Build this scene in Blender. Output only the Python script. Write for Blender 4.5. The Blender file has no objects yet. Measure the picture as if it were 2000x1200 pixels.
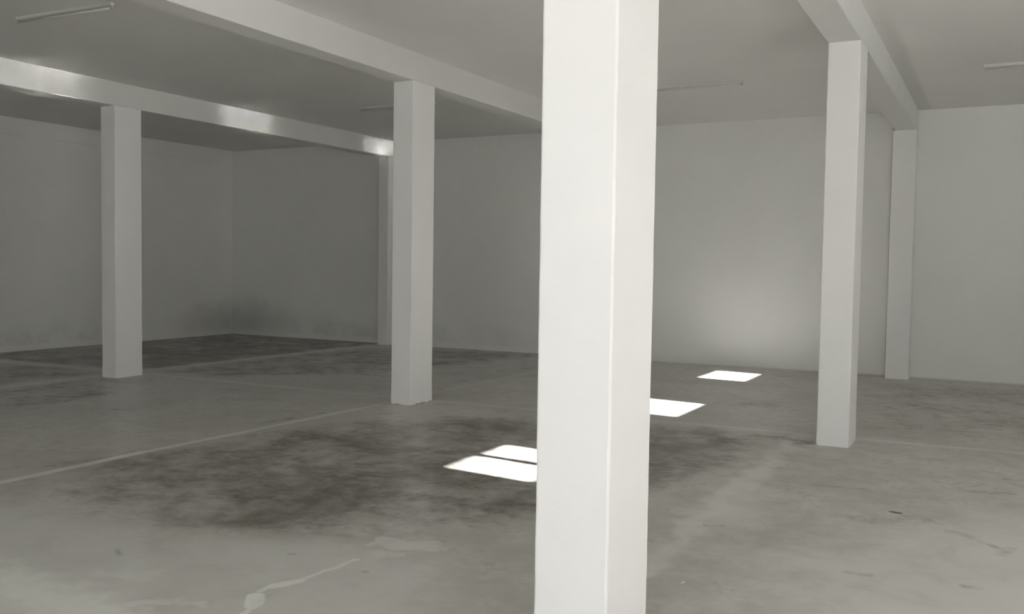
import bpy, bmesh, math, random
import numpy as np
from mathutils import Vector, Matrix

random.seed(4)
scn = bpy.context.scene
C = scn.collection

# ------------------------------------------------------------------ camera
YAW, PITCH, ROLL = (math.radians(a) for a in (-27.9794, -2.7293, 0.8278))
FPX = 1799.44
EYE = Vector((0.0, 0.0, 1.5))
fwd = Vector((math.sin(YAW) * math.cos(PITCH), math.cos(YAW) * math.cos(PITCH), math.sin(PITCH)))
r0 = Vector((math.cos(YAW), -math.sin(YAW), 0.0))
u0 = r0.cross(fwd)
right = r0 * math.cos(ROLL) + u0 * math.sin(ROLL)
up = u0 * math.cos(ROLL) - r0 * math.sin(ROLL)
cd = bpy.data.cameras.new('camera')
cam = bpy.data.objects.new('camera', cd)
C.objects.link(cam)
cam.matrix_world = Matrix(((right.x, up.x, -fwd.x, EYE.x), (right.y, up.y, -fwd.y, EYE.y),
                           (right.z, up.z, -fwd.z, EYE.z), (0, 0, 0, 1)))
cd.sensor_fit = 'HORIZONTAL'
cd.sensor_width = 36.0
cd.lens = 36.0 * FPX / 2000.0
cd.clip_start = 0.05
scn.camera = cam

# ------------------------------------------------------------------ sky, sun, exposure
SKY_STRENGTH = 2.3
SUN_STRENGTH = 43.0
world = bpy.data.worlds.new('sky')
scn.world = world
world.use_nodes = True
bgn = world.node_tree.nodes['Background']
bgn.inputs['Color'].default_value = (0.93, 0.97, 1.0, 1)
bgn.inputs['Strength'].default_value = SKY_STRENGTH

sd = bpy.data.lights.new('sun', 'SUN')
sd.energy = SUN_STRENGTH
sd.angle = math.radians(0.53)
sd.color = (1.0, 0.99, 0.975)
sun = bpy.data.objects.new('sun', sd)
C.objects.link(sun)
SUN_DIR = Vector((-1.0, 0.111, -0.54)).normalized()       # the way the sunlight travels
sun.rotation_euler = SUN_DIR.to_track_quat('-Z', 'Y').to_euler()
sun.location = (12, -2, 8)

scn.view_settings.view_transform = 'Standard'
scn.view_settings.look = 'None'
scn.view_settings.gamma = 1.0
scn.view_settings.use_curve_mapping = False
scn.view_settings.exposure = 0.90
scn.cycles.max_bounces = 11
scn.cycles.diffuse_bounces = 10
scn.cycles.blur_glossy = 0.0
scn.cycles.sample_clamp_indirect = 0.0

# ------------------------------------------------------------------ room measures (metres)
X_LEFT, X_RIGHT = -13.642, 2.65
Y_FRONT, Y_BACK = -4.2, 13.709
H_CEIL, H_BEAM = 3.650, 3.362
TH = 0.22
DOOR = (-1.7, 1.7, 2.9)                                    # front opening: x0, x1, height
SIDE = (-2.9, -0.3, 2.8)                                   # unseen opening added in the right wall for more side light: y0, y1, height
SIDE2 = (3.95, 4.90, 1.1)  # unseen low opening added in the right wall to brighten the right-hand column
WINDOWS = [(4.95, 5.97), (8.14, 9.17), (11.33, 12.35)]     # high windows in the right wall: y ranges
WZ = (1.5 + 1.46, 1.5 + 2.09)


# ------------------------------------------------------------------ node helpers
def new_mat(name):
    m = bpy.data.materials.new(name)
    m.use_nodes = True
    nt = m.node_tree
    return m, nt, nt.nodes['Principled BSDF']


def N(nt, kind, **kw):
    n = nt.nodes.new(kind)
    for k, v in kw.items():
        setattr(n, k, v)
    return n


def put(nt, sock, v):
    if isinstance(v, (int, float, tuple, list)):
        sock.default_value = v
    else:
        nt.links.new(v, sock)


def math_(nt, op, a, b=0.0, c=0.0, clamp=False):
    n = N(nt, 'ShaderNodeMath', operation=op, use_clamp=clamp)
    put(nt, n.inputs[0], a)
    put(nt, n.inputs[1], b)
    put(nt, n.inputs[2], c)
    return n.outputs[0]


def vmath(nt, op, a, b=(0, 0, 0), scale=None):
    n = N(nt, 'ShaderNodeVectorMath', operation=op)
    put(nt, n.inputs[0], a)
    put(nt, n.inputs[1], b)
    if scale is not None:
        put(nt, n.inputs['Scale'], scale)
    return n.outputs['Value'] if op in ('LENGTH', 'DOT_PRODUCT', 'DISTANCE') else n.outputs['Vector']


def ramp(nt, v, lo, hi, a=0.0, b=1.0, smooth=True):
    n = N(nt, 'ShaderNodeMapRange', interpolation_type='SMOOTHSTEP' if smooth else 'LINEAR', clamp=True)
    put(nt, n.inputs['Value'], v)
    for k, x in (('From Min', lo), ('From Max', hi), ('To Min', a), ('To Max', b)):
        put(nt, n.inputs[k], x)
    return n.outputs['Result']


def noise(nt, vec, scale, detail=4.0, rough=0.55, dist=0.0):
    n = N(nt, 'ShaderNodeTexNoise')
    put(nt, n.inputs['Vector'], vec)
    n.inputs['Scale'].default_value = scale
    n.inputs['Detail'].default_value = detail
    n.inputs['Roughness'].default_value = rough
    n.inputs['Distortion'].default_value = dist
    return n


def mix(nt, f, a, b):
    n = N(nt, 'ShaderNodeMix', data_type='RGBA')
    put(nt, n.inputs[0], f)
    put(nt, n.inputs[6], a)
    put(nt, n.inputs[7], b)
    return n.outputs[2]


def position(nt):
    return N(nt, 'ShaderNodeNewGeometry').outputs['Position']


# ------------------------------------------------------------------ materials
def plaster(name, col, bump=0.25, rough=0.75, chips=False, dirt=None):
    m, nt, b = new_mat(name)
    p = position(nt)
    n1 = noise(nt, p, 1.3, 5, 0.6).outputs['Fac']
    n2 = noise(nt, p, 55, 3, 0.6).outputs['Fac']
    dark = tuple(c * 0.975 for c in col) + (1,)
    c = mix(nt, ramp(nt, n1, 0.35, 0.65), dark, tuple(col) + (1,))
    if dirt:
        c = dirt(nt, p, c)
    if chips:                                              # broken plaster along the foot
        z = N(nt, 'ShaderNodeSeparateXYZ')
        put(nt, z.inputs[0], p)
        low = ramp(nt, z.outputs[2], 0.0, 0.06, 1.0, 0.0, False)
        nn = noise(nt, p, 9, 3, 0.6).outputs['Fac']
        k = ramp(nt, math_(nt, 'MULTIPLY', nn, low), 0.47, 0.52)
        c = mix(nt, k, c, (0.16, 0.145, 0.13, 1))
    put(nt, b.inputs['Base Color'], c)
    b.inputs['Roughness'].default_value = rough
    b.inputs['Specular IOR Level'].default_value = 0.25
    bn = N(nt, 'ShaderNodeBump')
    bn.inputs['Strength'].default_value = bump
    bn.inputs['Distance'].default_value = 0.004
    put(nt, bn.inputs['Height'], math_(nt, 'ADD', math_(nt, 'MULTIPLY', n2, 0.5),
                                      math_(nt, 'MULTIPLY', noise(nt, p, 9, 2).outputs['Fac'], 0.8)))
    put(nt, b.inputs['Normal'], bn.outputs[0])
    return m


def wall_dirt(nt, p, c):
    s = N(nt, 'ShaderNodeSeparateXYZ')
    put(nt, s.inputs[0], p)
    x, y, z = s.outputs
    wob = noise(nt, p, 2.2, 5, 0.65).outputs['Fac']
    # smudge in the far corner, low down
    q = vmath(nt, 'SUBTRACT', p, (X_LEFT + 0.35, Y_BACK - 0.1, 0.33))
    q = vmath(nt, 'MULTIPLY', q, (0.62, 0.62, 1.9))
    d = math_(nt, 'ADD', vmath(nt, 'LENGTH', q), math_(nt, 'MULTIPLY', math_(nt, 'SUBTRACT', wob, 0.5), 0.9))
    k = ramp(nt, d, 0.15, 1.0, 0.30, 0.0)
    # scuffed band low on the wall, cleaner at the very foot
    band = math_(nt, 'MULTIPLY', ramp(nt, z, 0.06, 0.12), ramp(nt, z, 0.16, 0.55, 1.0, 0.0))
    west = ramp(nt, x, -5.0, -9.5)
    k2 = math_(nt, 'MULTIPLY', math_(nt, 'MULTIPLY', band, ramp(nt, wob, 0.35, 0.7)), west)
    k = math_(nt, 'ADD', k, math_(nt, 'MULTIPLY', k2, 0.22), clamp=True)
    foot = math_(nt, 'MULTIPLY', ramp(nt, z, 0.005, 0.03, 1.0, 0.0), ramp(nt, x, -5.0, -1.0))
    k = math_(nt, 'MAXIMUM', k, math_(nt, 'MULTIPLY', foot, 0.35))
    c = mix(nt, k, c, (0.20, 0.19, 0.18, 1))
    # hairline crack below the hidden ring beam and beside the pilaster
    zc = math_(nt, 'ADD', z, math_(nt, 'MULTIPLY', wob, 0.03))
    h = ramp(nt, math_(nt, 'ABSOLUTE', math_(nt, 'SUBTRACT', zc, 3.40)), 0.0, 0.016, 1.0, 0.0)
    h = math_(nt, 'MULTIPLY', h, ramp(nt, x, X_LEFT + 0.2, X_LEFT + 0.1))
    h = math_(nt, 'MULTIPLY', h, ramp(nt, noise(nt, p, 1.1).outputs['Fac'], 0.40, 0.55))
    v = ramp(nt, math_(nt, 'ABSOLUTE', math_(nt, 'SUBTRACT', x, -1.383)), 0.004, 0.028, 1.0, 0.0)
    v = math_(nt, 'MULTIPLY', v, ramp(nt, y, Y_BACK - 0.1, Y_BACK - 0.05))
    k = math_(nt, 'MAXIMUM', math_(nt, 'MULTIPLY', h, 0.10), math_(nt, 'MULTIPLY', v, 0.55))
    return mix(nt, k, c, (0.16, 0.14, 0.12, 1))


WHITE = (0.80, 0.797, 0.78)
m_wall = plaster('white wall paint', WHITE, dirt=wall_dirt)
m_ceil = plaster('white ceiling paint', (0.755, 0.75, 0.727), bump=0.35)
m_col = plaster('white column paint', (0.83, 0.822, 0.815), bump=0.3, rough=0.6)
m_col_chipped = plaster('white column paint, chipped foot', (0.83, 0.822, 0.815), bump=0.3, rough=0.6, chips=True)
m_beam = plaster('white beam paint', (0.73, 0.727, 0.71), bump=0.3)


def simple(name, col, rough=0.5, metal=0.0, nscale=20.0, amt=0.06):
    m, nt, b = new_mat(name)
    n = noise(nt, position(nt), nscale, 3).outputs['Fac']
    put(nt, b.inputs['Base Color'], mix(nt, n, tuple(c * (1 - amt) for c in col) + (1,), tuple(min(1, c * (1 + amt)) for c in col) + (1,)))
    b.inputs['Roughness'].default_value = rough
    b.inputs['Metallic'].default_value = metal
    return m


m_batten = simple('white enamelled lamp metal', (0.66, 0.66, 0.64), 0.5)
m_socket = simple('grey plastic lamp holder', (0.45, 0.45, 0.43), 0.5)
m_tube = simple('unlit glass tube', (0.62, 0.61, 0.56), 0.3)
m_frame = simple('grey window metal', (0.35, 0.35, 0.35), 0.45, 0.6)
m_yard = simple('pale concrete yard', (0.40, 0.395, 0.385), 0.9, nscale=2.0, amt=0.12)


# ---- floor: dirt and pale patches live in two vertex masks, detail and joints in nodes
def floor_material():
    m, nt, b = new_mat('worn concrete floor')
    p = position(nt)
    at = N(nt, 'ShaderNodeAttribute', attribute_name='dirt')
    al = N(nt, 'ShaderNodeAttribute', attribute_name='pale')
    dirt, pale = at.outputs['Fac'], al.outputs['Fac']
    big = noise(nt, p, 0.75, 6, 0.62).outputs['Fac']
    med = noise(nt, p, 3.2, 6, 0.65, 0.6).outputs['Fac']
    fine = noise(nt, p, 16, 5, 0.65).outputs['Fac']
    grit = noise(nt, p, 120, 2, 0.6).outputs['Fac']
    c = mix(nt, ramp(nt, med, 0.3, 0.7), (0.48, 0.472, 0.445, 1), (0.62, 0.612, 0.585, 1))
    c = mix(nt, ramp(nt, big, 0.42, 0.66, 0, 0.45), c, (0.385, 0.372, 0.34, 1))
    sml = noise(nt, p, 6.5, 5, 0.6, 0.3).outputs['Fac']
    c = mix(nt, ramp(nt, sml, 0.42, 0.66, 0, 0.30), c, (0.36, 0.345, 0.32, 1))
    # general faint dark wear
    wear = ramp(nt, math_(nt, 'ADD', math_(nt, 'MULTIPLY', med, 0.6), math_(nt, 'MULTIPLY', fine, 0.4)), 0.52, 0.66, 0, 0.5)
    c = mix(nt, wear, c, (0.30, 0.28, 0.24, 1))
    # grime
    mid = noise(nt, p, 1.7, 5, 0.55, 0.4).outputs['Fac']
    w = math_(nt, 'ADD', math_(nt, 'MULTIPLY', med, 0.32), math_(nt, 'MULTIPLY', fine, 0.13))
    w = math_(nt, 'ADD', w, math_(nt, 'MULTIPLY', mid, 0.35))
    w = math_(nt, 'ADD', w, math_(nt, 'MULTIPLY', sml, 0.20))
    k = math_(nt, 'ADD', dirt, math_(nt, 'MULTIPLY', math_(nt, 'SUBTRACT', w, 0.5), 3.3))
    k = ramp(nt, k, 0.10, 1.15)
    k = math_(nt, 'MULTIPLY', k, ramp(nt, dirt, 0.02, 0.25))
    c = mix(nt, math_(nt, 'MULTIPLY', k, 0.92), c, (0.125, 0.110, 0.088, 1))
    # pale laitance, plus daylight on the near floor put into the colour
    kp = math_(nt, 'ADD', pale, math_(nt, 'MULTIPLY', math_(nt, 'SUBTRACT', w, 0.5), 1.6))
    kp = math_(nt, 'MULTIPLY', ramp(nt, kp, 0.2, 0.9), ramp(nt, pale, 0.02, 0.2))
    c = mix(nt, math_(nt, 'MULTIPLY', kp, 0.8), c, (0.68, 0.677, 0.652, 1))
    # joints and runs of spilt slurry: polylines in floor coordinates
    jit = N(nt, 'ShaderNodeTexNoise')
    put(nt, jit.inputs['Vector'], p)
    jit.inputs['Scale'].default_value = 3.0
    jit.inputs['Detail'].default_value = 6.0
    jv = vmath(nt, 'SUBTRACT', jit.outputs['Color'], (0.5, 0.5, 0.5))
    pj = vmath(nt, 'ADD', p, vmath(nt, 'MULTIPLY', jv, (0.05, 0.05, 0.0)))
    pw = vmath(nt, 'ADD', p, vmath(nt, 'MULTIPLY', jv, (0.45, 0.45, 0.0)))
    fade = ramp(nt, noise(nt, p, 1.7, 4).outputs['Fac'], 0.3, 0.6, 0.55, 1.0)

    def seg(a, b_, w0, w1, s, src=pj):
        A = Vector((a[0], a[1], 0)); B = Vector((b_[0], b_[1], 0)); D = B - A
        pa = vmath(nt, 'SUBTRACT', src, tuple(A))
        h = math_(nt, 'MULTIPLY', vmath(nt, 'DOT_PRODUCT', pa, tuple(D)), 1.0 / D.length_squared, clamp=True)
        pr = vmath(nt, 'SCALE', tuple(D), scale=h)
        d = vmath(nt, 'LENGTH', vmath(nt, 'SUBTRACT', pa, pr))
        return ramp(nt, d, w0, w1, s, 0.0)

    segs = []
    for a, b_, w0, w1, s in JOINTS:
        segs.append(seg(a, b_, w0, w1, s, pw if w1 > 0.09 else pj))
    tot = segs[0]
    for s_ in segs[1:]:
        tot = math_(nt, 'MAXIMUM', tot, s_)
    tot = math_(nt, 'MULTIPLY', tot, fade)
    c = mix(nt, tot, c, (0.77, 0.762, 0.735, 1))
    j2 = N(nt, 'ShaderNodeTexNoise')
    put(nt, j2.inputs['Vector'], p)
    j2.inputs['Scale'].default_value = 7.0
    j2.inputs['Detail'].default_value = 5.0
    jv2 = vmath(nt, 'SUBTRACT', j2.outputs['Color'], (0.5, 0.5, 0.5))
    ps = vmath(nt, 'ADD', p, vmath(nt, 'MULTIPLY', jv2, (0.07, 0.07, 0.0)))
    pb = vmath(nt, 'ADD', p, vmath(nt, 'MULTIPLY', jv2, (0.32, 0.32, 0.0)))
    sp = None
    for a, b_, w0, w1, s in SPILL:
        q = seg(a, b_, w0, w1, s, pb if w1 > 0.05 else ps)
        sp = q if sp is None else math_(nt, 'MAXIMUM', sp, q)
    sp = math_(nt, 'MULTIPLY', sp, ramp(nt, sml, 0.32, 0.55, 0.55, 1.0))
    c = mix(nt, sp, c, (0.86, 0.86, 0.83, 1))
    mk = None
    for a, b_, w0, w1, s in MARKS:
        q = seg(a, b_, w0, w1, s, pb if w1 > 0.08 else ps)
        mk = q if mk is None else math_(nt, 'MAXIMUM', mk, q)
    mk = math_(nt, 'MULTIPLY', mk, ramp(nt, noise(nt, p, 11, 4, 0.6).outputs['Fac'], 0.38, 0.60, 0.15, 1.0))
    c = mix(nt, mk, c, (0.06, 0.052, 0.045, 1))
    g = math_(nt, 'ADD', 0.93, math_(nt, 'MULTIPLY', grit, 0.14))
    hs = N(nt, 'ShaderNodeHueSaturation')
    put(nt, hs.inputs['Color'], c)
    put(nt, hs.inputs['Value'], g)
    put(nt, b.inputs['Base Color'], hs.outputs[0])
    put(nt, b.inputs['Roughness'], ramp(nt, med, 0.3, 0.7, FLOOR_ROUGH, FLOOR_ROUGH + 0.06))
    b.inputs['Specular IOR Level'].default_value = 0.3
    sx = N(nt, 'ShaderNodeSeparateXYZ')
    put(nt, sx.inputs[0], p)
    put(nt, b.inputs['Coat Weight'], math_(nt, 'MULTIPLY', ramp(nt, med, 0.35, 0.65, 0.28, 0.40),
                                           ramp(nt, sx.outputs[0], -2.2, -1.4, 1.0, 0.0)))   # the right-hand bay is rough
    b.inputs['Coat Roughness'].default_value = 0.12
    bn = N(nt, 'ShaderNodeBump')
    bn.inputs['Strength'].default_value = 0.04
    bn.inputs['Distance'].default_value = 0.004
    put(nt, bn.inputs['Height'], fine)
    put(nt, b.inputs['Normal'], bn.outputs[0])
    return m


FLOOR_ROUGH = 0.50
# (start, end, solid half width, soft edge, strength)
JOINTS = [
    ((-5.80, 2.0), (-5.81, 4.9), 0.022, 0.066, 0.85),
    ((-5.81, 4.9), (-5.72, 7.6), 0.020, 0.060, 0.78),
    ((-5.72, 7.6), (-5.69, 10.4), 0.015, 0.060, 0.35),
    ((-5.69, 10.4), (-5.68, 13.5), 0.015, 0.060, 0.40),
    ((-10.05, -1.0), (-10.03, 8.4), 0.020, 0.065, 0.50),
    ((-10.03, 8.4), (-9.88, 13.3), 0.020, 0.065, 0.45),
    ((-1.51, 3.3), (-1.53, 5.2), 0.02, 0.12, 0.48),
    ((-1.52, 5.2), (-1.53, 8.5), 0.03, 0.14, 0.55),
    ((-1.42, 5.35), (-1.38, 6.1), 0.06, 0.30, 0.32),
    ((-13.6, 8.05), (-10.1, 8.28), 0.025, 0.085, 0.42),
    ((-9.9, 8.27), (-7.3, 8.30), 0.025, 0.085, 0.42),
    ((-7.3, 8.30), (-5.3, 8.38), 0.02, 0.08, 0.34),
    ((-5.3, 8.36), (-2.9, 8.47), 0.02, 0.08, 0.30),
    ((-2.9, 8.47), (-1.0, 8.53), 0.02, 0.08, 0.50),
    ((-1.0, 8.53), (2.6, 8.72), 0.02, 0.075, 0.42),
    ((-5.0, 2.62), (-3.1, 2.53), 0.05, 0.22, 0.5),
]
SPILL = [
    ((-4.9, 2.70), (-3.2, 2.54), 0.05, 0.20, 0.60),
    ((-3.75, 2.9), (-3.5, 3.0), 0.02, 0.10, 0.25),
    ((-2.765, 2.80), (-2.80, 2.94), 0.012, 0.02, 0.8),
    ((-2.82, 2.955), (-2.895, 3.045), 0.030, 0.042, 0.9),
    ((-2.925, 3.09), (-2.915, 3.16), 0.010, 0.02, 0.8),
    ((-2.905, 3.17), (-2.855, 3.28), 0.022, 0.038, 0.75),
    ((-2.86, 3.28), (-2.81, 3.68), 0.010, 0.022, 0.6),
    ((-2.86, 3.97), (-2.62, 4.02), 0.05, 0.11, 0.38),
    ((-2.78, 3.80), (-2.66, 3.84), 0.02, 0.06, 0.30),
    ((-3.28, 2.72), (-3.02, 2.86), 0.02, 0.055, 0.40),
    ((-1.285, 4.17), (-1.28, 4.18), 0.006, 0.012, 0.8),
]
MARKS = [

    ((-0.545, 6.065), (-0.50, 6.06), 0.010, 0.030, 0.95),
    ((-0.68, 5.80), (-0.60, 5.85), 0.02, 0.11, 0.28),
    ((-0.52, 5.88), (-0.38, 5.96), 0.02, 0.09, 0.32),
    ((-0.38, 5.96), (-0.28, 5.94), 0.005, 0.05, 0.28),
    ((-0.17, 6.93), (0.02, 6.97), 0.01, 0.09, 0.35),
    ((0.03, 6.98), (0.09, 7.0), 0.01, 0.07, 0.40),
    ((0.07, 7.45), (0.09, 7.45), 0.01, 0.04, 0.5),
    ((-0.37, 7.11), (-0.34, 7.11), 0.01, 0.035, 0.5),
    ((-1.47, 5.20), (-1.38, 5.22), 0.004, 0.03, 0.5),
    ((-0.62, 4.73), (-0.52, 4.75), 0.005, 0.045, 0.30),
    ((-0.10, 4.81), (-0.06, 4.81), 0.006, 0.04, 0.45),
    ((-0.10, 5.70), (0.03, 5.58), 0.004, 0.035, 0.35),
    ((0.05, 5.45), (0.09, 5.60), 0.004, 0.05, 0.30),
    ((-0.20, 5.80), (-0.10, 5.72), 0.004, 0.06, 0.25),
    ((-9.85, 7.58), (-9.15, 7.60), 0.01, 0.16, 0.35),
    ((-9.00, 6.35), (-8.7, 6.45), 0.01, 0.12, 0.28),
    ((-7.75, 6.12), (-7.62, 6.18), 0.01, 0.05, 0.55),
    ((-5.95, 6.35), (-5.90, 6.75), 0.01, 0.08, 0.40),
    ((-5.88, 7.0), (-5.84, 7.15), 0.01, 0.05, 0.40),
    ((-9.50, 7.75), (-9.15, 7.82), 0.01, 0.08, 0.45),
    ((-7.25, 9.78), (-6.6, 9.9), 0.01, 0.12, 0.30),
    ((-1.62, 8.20), (-1.42, 8.12), 0.02, 0.16, 0.55),  # shade beside the right-hand column's foot, painted as a dark mark
    ((-2.5, 10.05), (-2.1, 10.1), 0.01, 0.12, 0.35),
    ((-3.16, 3.56), (-3.14, 3.57), 0.003, 0.02, 0.5),
    ((-2.67, 3.55), (-2.66, 3.56), 0.003, 0.025, 0.4),
    ((-1.1, 6.55), (-0.75, 6.60), 0.005, 0.05, 0.28),
    ((-3.99, 3.18), (-3.86, 3.12), 0.002, 0.02, 0.35),
]
# grime areas on the floor: (corner points, soft edge, strength)
DIRT = [
    ([(-6.0, 4.4), (-5.66, 5.4), (-5.55, 6.3), (-5.06, 7.3), (-4.05, 8.0), (-2.4, 8.2), (-1.9, 7.8), (-1.9, 6.3), (-2.44, 4.94), (-3.03, 4.45), (-3.5, 3.78), (-3.9, 3.5), (-4.67, 3.62), (-5.43, 4.0)], 0.55, 0.60),
    ([(-5.6, 5.45), (-5.35, 6.11), (-4.78, 6.39), (-3.57, 5.93), (-3.35, 5.3), (-3.35, 4.39), (-3.54, 3.83), (-4.0, 4.0), (-4.75, 4.6)], 0.45, 0.25),
    ([(-4.7, 7.2), (-4.02, 7.9), (-3.4, 7.3), (-4.01, 6.66)], 0.3, 0.25),
    ([(-2.9, 8.3), (-2.24, 8.4), (-1.66, 8.3), (-1.68, 7.59), (-1.8, 6.6), (-2.0, 5.6), (-2.6, 6.0)], 0.22, 0.35),
    ([(-2.87, 8.28), (-2.19, 8.4), (-1.97, 7.9), (-2.03, 6.89), (-2.26, 6.54)], 0.3, 0.25),
    ([(-13.9, 11.4), (-13.9, 14.0), (-9.95, 13.9), (-10.05, 11.97), (-10.1, 8.69)], 0.35, 0.85),
    ([(-13.9, 8.4), (-13.9, 11.0), (-10.2, 10.5), (-10.2, 8.42), (-12.79, 8.25)], 0.3, 0.75),
    ([(-9.85, 8.6), (-9.8, 12.6), (-8.6, 13.6), (-6.4, 13.7), (-7.4, 9.87), (-8.85, 8.5)], 0.6, 0.55),
    ([(-13.9, 7.9), (-10.2, 8.1), (-10.2, 5.5), (-12.5, 5.0)], 0.3, 0.6),
    ([(-9.95, 6.2), (-9.85, 7.8), (-9.2, 7.6), (-8.5, 6.6), (-8.6, 5.7)], 0.4, 0.38),
    ([(-8.45, 13.5), (-6.67, 13.6), (-5.75, 12.0), (-5.8, 9.08)], 0.6, 0.22),
    ([(-4.3, 4.1), (-4.5, 6.0), (-2.3, 7.0), (-1.9, 5.2), (-2.5, 4.1), (-3.3, 3.75)], 0.5, 0.30),
    ([(-5.5, 8.7), (-5.5, 13.6), (-2.0, 13.6), (-1.3, 8.8)], 0.8, 0.13),
    ([(-1.62, 13.0), (2.6, 13.5), (2.6, 9.5), (-1.1, 9.1)], 0.6, 0.33),
    ([(-2.87, 10.0), (-2.1, 10.4), (-1.9, 9.9), (-2.6, 9.6)], 0.3, 0.25),
    ([(-9.7, 3.0), (-9.7, 8.0), (-6.0, 8.0), (-6.0, 3.0)], 0.6, 0.10),
]
PALE = [
    ([(-5.2, 2.2), (-4.2, 2.9), (-3.3, 2.8), (-3.0, 2.2)], 0.3, 0.40),
    ([(-1.75, 5.3), (-1.7, 6.3), (-1.35, 6.2), (-1.2, 5.2)], 0.25, 0.45),
    ([(-1.6, 3.8), (-1.4, 5.0), (-0.9, 5.2), (-0.8, 4.4)], 0.4, 0.30),
    ([(-1.5, 0.0), (-1.0, 5.0), (-0.3, 6.5), (1.5, 7.0), (2.6, 0.0)], 1.5, 0.75),  # stronger daylight on the right-hand floor, painted as a lighter tone
    ([(-6.5, -1.0), (-6.0, 3.6), (-4.5, 3.5), (-2.6, 4.0), (-2.0, 3.5), (-1.5, -1.0)], 0.8, 0.68),  # foreground floor painted lighter in place of more daylight
]


# ------------------------------------------------------------------ mesh helpers
def link(name, bm, mat, parent=None, smooth=False):
    me = bpy.data.meshes.new(name)
    bmesh.ops.recalc_face_normals(bm, faces=bm.faces)
    bm.to_mesh(me)
    bm.free()
    me.materials.append(mat)
    if smooth:
        for f in me.polygons:
            f.use_smooth = True
    o = bpy.data.objects.new(name, me)
    C.objects.link(o)
    if parent:
        o.parent = parent
    return o


def box(bm, x0, x1, y0, y1, z0, z1):
    v = [bm.verts.new((x, y, z)) for z in (z0, z1) for y in (y0, y1) for x in (x0, x1)]
    fs = [(0, 2, 3, 1), (4, 5, 7, 6), (0, 1, 5, 4), (2, 6, 7, 3), (0, 4, 6, 2), (1, 3, 7, 5)]
    return v, [bm.faces.new([v[i] for i in f]) for f in fs]


def structure(name, bm, mat, parent=None):
    o = link(name, bm, mat, parent)
    o['kind'] = 'structure'
    return o


def thing(o, label, cat, group=None):
    o['label'] = label
    o['category'] = cat
    o['kind'] = 'thing'
    if group:
        o['group'] = group
    return o


def panel_with_holes(bm, a0, a1, z0, z1, holes, mk):
    """wall slab made of boxes around rectangular holes (holes sorted along a)"""
    cuts = [a0]
    for h in holes:
        cuts += [h[0], h[1]]
    cuts.append(a1)
    for i in range(len(cuts) - 1):
        s, e = cuts[i], cuts[i + 1]
        if i % 2 == 0:
            mk(bm, s, e, z0, z1)
        else:
            h = holes[i // 2]
            if h[2] > z0:
                mk(bm, s, e, z0, h[2])
            if h[3] < z1:
                mk(bm, s, e, h[3], z1)


# ------------------------------------------------------------------ setting
# floor
def soft_poly(X, Y, pts, soft):
    P = np.array(pts)
    n = len(P)
    inside = np.zeros(X.shape, bool)
    dist = np.full(X.shape, 1e9)
    for i in range(n):
        x0, y0 = P[i]
        x1, y1 = P[(i + 1) % n]
        cond = ((y0 > Y) != (y1 > Y)) & (X < (x1 - x0) * (Y - y0) / (y1 - y0 + 1e-12) + x0)
        inside ^= cond
        dx, dy = x1 - x0, y1 - y0
        t = np.clip(((X - x0) * dx + (Y - y0) * dy) / (dx * dx + dy * dy), 0, 1)
        dist = np.minimum(dist, np.hypot(X - x0 - t * dx, Y - y0 - t * dy))
    sdist = np.where(inside, dist, -dist)
    t = np.clip(sdist / soft + 0.5, 0, 1)
    return t * t * (3 - 2 * t)


def build_floor():
    step = 0.06
    nx = int((X_RIGHT - X_LEFT) / step) + 1
    ny = int((Y_BACK - Y_FRONT) / step) + 1
    xs = np.linspace(X_LEFT - 0.1, X_RIGHT + 0.1, nx)
    ys = np.linspace(Y_FRONT - TH, Y_BACK + 0.1, ny)
    X, Y = np.meshgrid(xs, ys)
    d = np.zeros(X.shape)
    for pts, soft, s in DIRT:
        d = 1 - (1 - d) * (1 - soft_poly(X, Y, pts, soft) * s)
    l = np.zeros(X.shape)
    for pts, soft, s in PALE:
        l = np.maximum(l, soft_poly(X, Y, pts, soft) * s)
    co = np.stack([X, Y, np.zeros_like(X)], -1).reshape(-1, 3)
    idx = np.arange(nx * ny).reshape(ny, nx)
    q = np.stack([idx[:-1, :-1], idx[:-1, 1:], idx[1:, 1:], idx[1:, :-1]], -1).reshape(-1, 4)
    me = bpy.data.meshes.new('floor')
    me.from_pydata(co.tolist(), [], q.tolist())
    for nm, arr in (('dirt', d), ('pale', l)):
        a = me.attributes.new(nm, 'FLOAT', 'POINT')
        a.data.foreach_set('value', arr.reshape(-1).astype(np.float32))
    me.materials.append(floor_material())
    o = bpy.data.objects.new('floor', me)
    C.objects.link(o)
    o['kind'] = 'structure'


build_floor()

bm = bmesh.new()
box(bm, X_LEFT - TH, X_RIGHT + 0.58, Y_FRONT - TH, Y_BACK + TH, H_CEIL, H_CEIL + 0.2)
structure('ceiling', bm, m_ceil)

bm = bmesh.new()
box(bm, X_LEFT - TH, X_LEFT, Y_FRONT - TH, Y_BACK + TH, -0.1, H_CEIL)
structure('wall_left', bm, m_wall)

bm = bmesh.new()
box(bm, X_LEFT, X_RIGHT, Y_BACK, Y_BACK + TH, -0.1, H_CEIL)
structure('wall_back', bm, m_wall)
bm = bmesh.new()
box(bm, -5.65, -5.403, 13.477, Y_BACK - 0.001, 0, H_BEAM - 0.001)           # the pier that carries the middle beam
structure('wall_pier_1', bm, m_wall)

bm = bmesh.new()
panel_with_holes(bm, Y_FRONT - TH, Y_BACK + TH, -0.1, H_CEIL, sorted([(SIDE[0], SIDE[1], -0.1, SIDE[2]), (SIDE2[0], SIDE2[1], -0.1, SIDE2[2])] + [(a, b, WZ[0], WZ[1]) for a, b in WINDOWS]),
                 lambda bm, s, e, a, b: box(bm, X_RIGHT, X_RIGHT + TH, s, e, a, b))
structure('wall_right', bm, m_wall)

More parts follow.
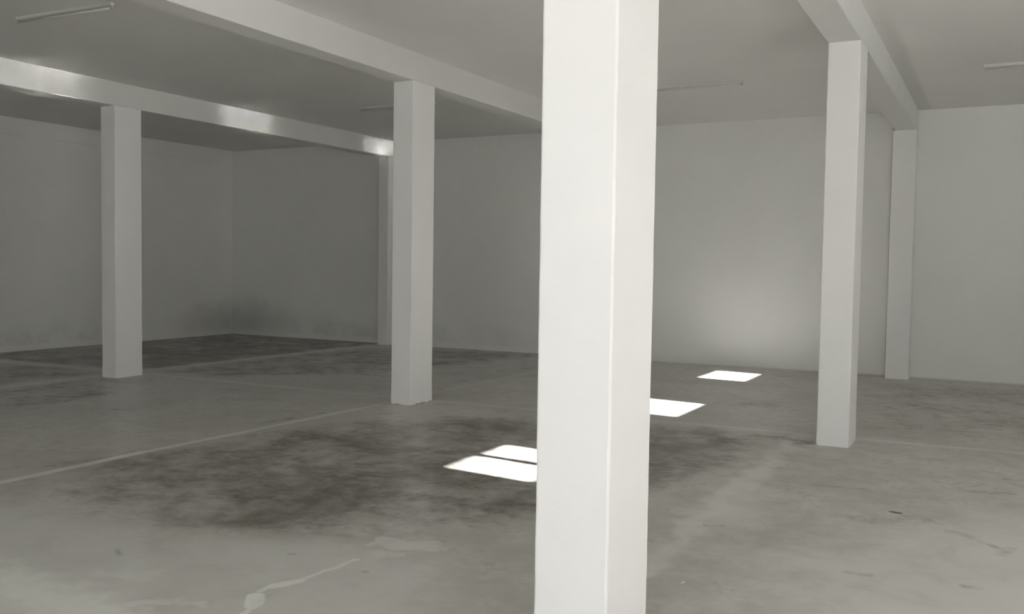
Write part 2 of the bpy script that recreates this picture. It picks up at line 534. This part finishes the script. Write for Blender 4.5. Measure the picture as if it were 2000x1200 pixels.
bm = bmesh.new()
panel_with_holes(bm, X_LEFT, X_RIGHT, -0.1, H_CEIL, [(DOOR[0], DOOR[1], -0.1, DOOR[2])],
                 lambda bm, s, e, a, b: box(bm, s, e, Y_FRONT - TH, Y_FRONT, a, b))
structure('wall_front', bm, m_wall)

# yard outside the opening
bm = bmesh.new()
v = [bm.verts.new(c) for c in ((-45, -45, -0.02), (45, -45, -0.02), (45, 45, -0.02), (-45, 45, -0.02))]
bm.faces.new(v)
structure('ground', bm, m_yard)

# unseen slab added outside to keep direct sun out of the side opening
bm = bmesh.new()
box(bm, X_RIGHT + TH, X_RIGHT + TH + 5.2, SIDE[0] - 1.5, SIDE[1] + 0.4, 2.88, 3.0)
structure('sun_block_slab', bm, m_yard)

# high windows
for i, (a, b) in enumerate(WINDOWS):
    bm = bmesh.new()
    t = 0.03
    xm = X_RIGHT + 0.10
    for (y0, y1, z0, z1) in ((a, b, WZ[0], WZ[0] + t), (a, b, WZ[1] - t, WZ[1]), (a, a + t, WZ[0] + t, WZ[1] - t), (b - t, b, WZ[0] + t, WZ[1] - t)):
        box(bm, xm, xm + 0.04, y0, y1, z0, z1)
    if i == 0:                                               # meeting stile of the two sashes
        box(bm, xm, xm + 0.04, 5.435, 5.53, WZ[0] + t, WZ[1] - t)
    if i == 2:
        box(bm, xm, xm + 0.04, a + t, b - t, WZ[0] + t, WZ[0] + 0.12)    # deeper bottom rail
    structure('window_%d' % (i + 1), bm, m_frame)

# sky openings sampled directly (portals only steer the sky's own light, they add none)
def portal(name, loc, target, sx, sy):
    ld = bpy.data.lights.new(name, 'AREA')
    ld.shape = 'RECTANGLE'
    ld.size, ld.size_y = sx, sy
    ld.cycles.is_portal = True
    o = bpy.data.objects.new(name, ld)
    C.objects.link(o)
    o.location = loc
    o.rotation_euler = Vector(target).to_track_quat('-Z', 'Z').to_euler()


portal('opening_skylight', ((DOOR[0] + DOOR[1]) / 2, Y_FRONT - TH - 0.02, DOOR[2] / 2), (0, 1, 0), DOOR[1] - DOOR[0], DOOR[2])
for s0, s1, sh in (SIDE, SIDE2):
    portal('opening_skylight', (X_RIGHT + TH + 0.02, (s0 + s1) / 2, sh / 2), (-1, 0, 0), s1 - s0, sh)
for a, b in WINDOWS:
    portal('window_skylight', (X_RIGHT + TH + 0.02, (a + b) / 2, sum(WZ) / 2), (-1, 0, 0), b - a, WZ[1] - WZ[0])


# ------------------------------------------------------------------ beams, columns, pilasters
def beam(x0, x1, label):
    bm = bmesh.new()
    n = 60                                                   # slightly uneven hand plastered arrises
    rnd = random.Random(int(abs(x0) * 1000))
    rings = []
    for i in range(n + 1):
        y = Y_FRONT + (Y_BACK - Y_FRONT) * i / n
        j = [rnd.uniform(-0.0004, 0.0004) for _ in range(4)]
        c = 0.006
        prof = [(x0, H_CEIL), (x0 + j[0], H_BEAM + c + j[1]), (x0 + c + j[0], H_BEAM + j[1]),
                (x1 - c + j[2], H_BEAM + j[3]), (x1 + j[2], H_BEAM + c + j[3]), (x1, H_CEIL)]
        rings.append([bm.verts.new((x, y, z)) for x, z in prof])
    for a, b in zip(rings, rings[1:]):
        for k in range(6):
            bm.faces.new((a[k], a[(k + 1) % 6], b[(k + 1) % 6], b[k]))
    bm.faces.new(rings[0])
    bm.faces.new(rings[-1][::-1])
    return thing(link('ceiling_beam', bm, m_beam), label, 'beam', 'beams under the ceiling')


beam(-9.935, -9.681, 'white ceiling beam over the far left column, patches of light on it')
beam(-5.651, -5.402, 'long white ceiling beam resting on the middle column beside the dark bay')
beam(-1.343, -1.081, 'white ceiling beam at right running over the right-hand column to the wall pilaster')


def column(name, x0, x1, y0, y1, label, cat='column', group='free-standing white columns', seed=1, mat=None):
    rnd = random.Random(seed)
    bm = bmesh.new()
    n = 46
    c = 0.007
    rings = []
    cx, cy = (x0 + x1) / 2, (y0 + y1) / 2
    for i in range(n + 1):
        t = i / n
        z = (H_BEAM - 0.0007) * (t ** 1.25)
        last = i in (n,)
        prof = []
        for sx, sy in ((-1, -1), (1, -1), (1, 1), (-1, 1)):
            X = x0 if sx < 0 else x1
            Y = y0 if sy < 0 else y1
            jx, jy = ((0, 0) if last else (rnd.uniform(-0.0005, 0.0005), rnd.uniform(-0.0005, 0.0005)))
            flare = 0.003 * max(0, 1 - z / 0.25)
            cc = c + (rnd.uniform(0, 0.003) if z < 0.9 else rnd.uniform(0, 0.002))
            if i == 0:
                cc += 0.010
            X += sx * flare + jx
            Y += sy * flare + jy
            a = (X, Y - sy * cc)
            b = (X - sx * cc, Y)
            m_ = (X - sx * cc * 0.3, Y - sy * cc * 0.3)
            prof += [a, m_, b] if sx * sy > 0 else [b, m_, a]
        rings.append([bm.verts.new((x, y, z)) for x, y in prof])
    for a, b in zip(rings, rings[1:]):
        k = len(a)
        for q in range(k):
            bm.faces.new((a[q], a[(q + 1) % k], b[(q + 1) % k], b[q]))
    bm.faces.new(rings[0][::-1])
    bm.faces.new(rings[-1])
    o = link(name, bm, mat or m_col)
    # base of the thing at its foot
    for v in o.data.vertices:
        v.co.x -= cx
        v.co.y -= cy
    o.location = (cx, cy, 0)
    return thing(o, label, cat, group)


column('concrete_column', -9.935, -9.679, 7.76, 8.158, 'white rectangular column farthest left, standing where two pale floor joints cross', seed=3)
column('concrete_column', -5.651, -5.402, 7.944, 8.353, 'white rectangular column in the middle, its foot chipped, left of the brightest nearest column', seed=5, mat=m_col_chipped)
column('concrete_column', -1.343, -1.081, 2.71, 3.093, 'large bright white column nearest to the viewer, its foot out of view', seed=8)
column('concrete_column', -1.341, -1.083, 8.046, 8.466, 'white rectangular column at right, standing in front of the back wall pilaster', seed=11)
column('wall_pilaster', -9.89, -9.681, 13.477, 13.700, 'dim white pilaster on the back wall, partly hidden behind the middle column',
       'pilaster', 'pilasters on the back wall', seed=21)
column('wall_pilaster', -1.372, -1.075, 13.477, 13.700, 'pale pilaster on the back wall at right, with a dark crack along its edge',
       'pilaster', 'pilasters on the back wall', seed=23)


# ------------------------------------------------------------------ fluorescent lamps
def make_lamp(loc, rz, label):
    root = bpy.data.objects.new('fluorescent_lamp', None)
    C.objects.link(root)
    L = 1.22
    bm = bmesh.new()
    v, f = box(bm, -L / 2, L / 2, -0.020, 0.020, -0.028, 0)
    bmesh.ops.bevel(bm, geom=list(bm.edges), offset=0.004, segments=2, affect='EDGES')
    link('lamp_body', bm, m_batten, root)
    bm = bmesh.new()
    bmesh.ops.create_cone(bm, cap_ends=True, segments=20, radius1=0.009, radius2=0.009, depth=L - 0.05)
    bmesh.ops.rotate(bm, verts=bm.verts, matrix=Matrix.Rotation(math.pi / 2, 3, 'Y'))
    bmesh.ops.translate(bm, verts=bm.verts, vec=(0, 0, -0.048))
    link('tube', bm, m_tube, root, smooth=True)
    for s in (-1, 1):
        bm = bmesh.new()
        xa, xb = sorted((s * (L / 2 - 0.026), s * (L / 2 + 0.002)))
        box(bm, xa, xb, -0.012, 0.012, -0.060, -0.02)
        bmesh.ops.bevel(bm, geom=list(bm.edges), offset=0.006, segments=2, affect='EDGES')
        link('lamp_holder', bm, m_socket, root)
    root.location = loc
    root.rotation_euler = (0, 0, rz)
    return thing(root, label, 'fluorescent lamp', 'fluorescent lamps on the ceiling')


def copy_lamp(src, loc, rz, label):
    r = src.copy()
    C.objects.link(r)
    for ch in src.children:
        c = ch.copy()
        C.objects.link(c)
        c.parent = r
    r.location = loc
    r.rotation_euler = (0, 0, rz)
    r['label'] = label
    return r


lamp = make_lamp((-7.31, 5.34, H_CEIL), 0.03, 'unlit batten lamp on the dark ceiling in the top left corner of the view')
copy_lamp(lamp, (-7.41, 10.50, H_CEIL), 0.03, 'unlit lamp mostly hidden behind the top of the middle column')
copy_lamp(lamp, (-3.34, 10.72, H_CEIL), 0.03, 'unlit lamp on the ceiling between the nearest column and the right-hand column')
copy_lamp(lamp, (0.36, 10.95, H_CEIL), 0.03, 'unlit lamp at the right edge, right of the beam with the pilaster')
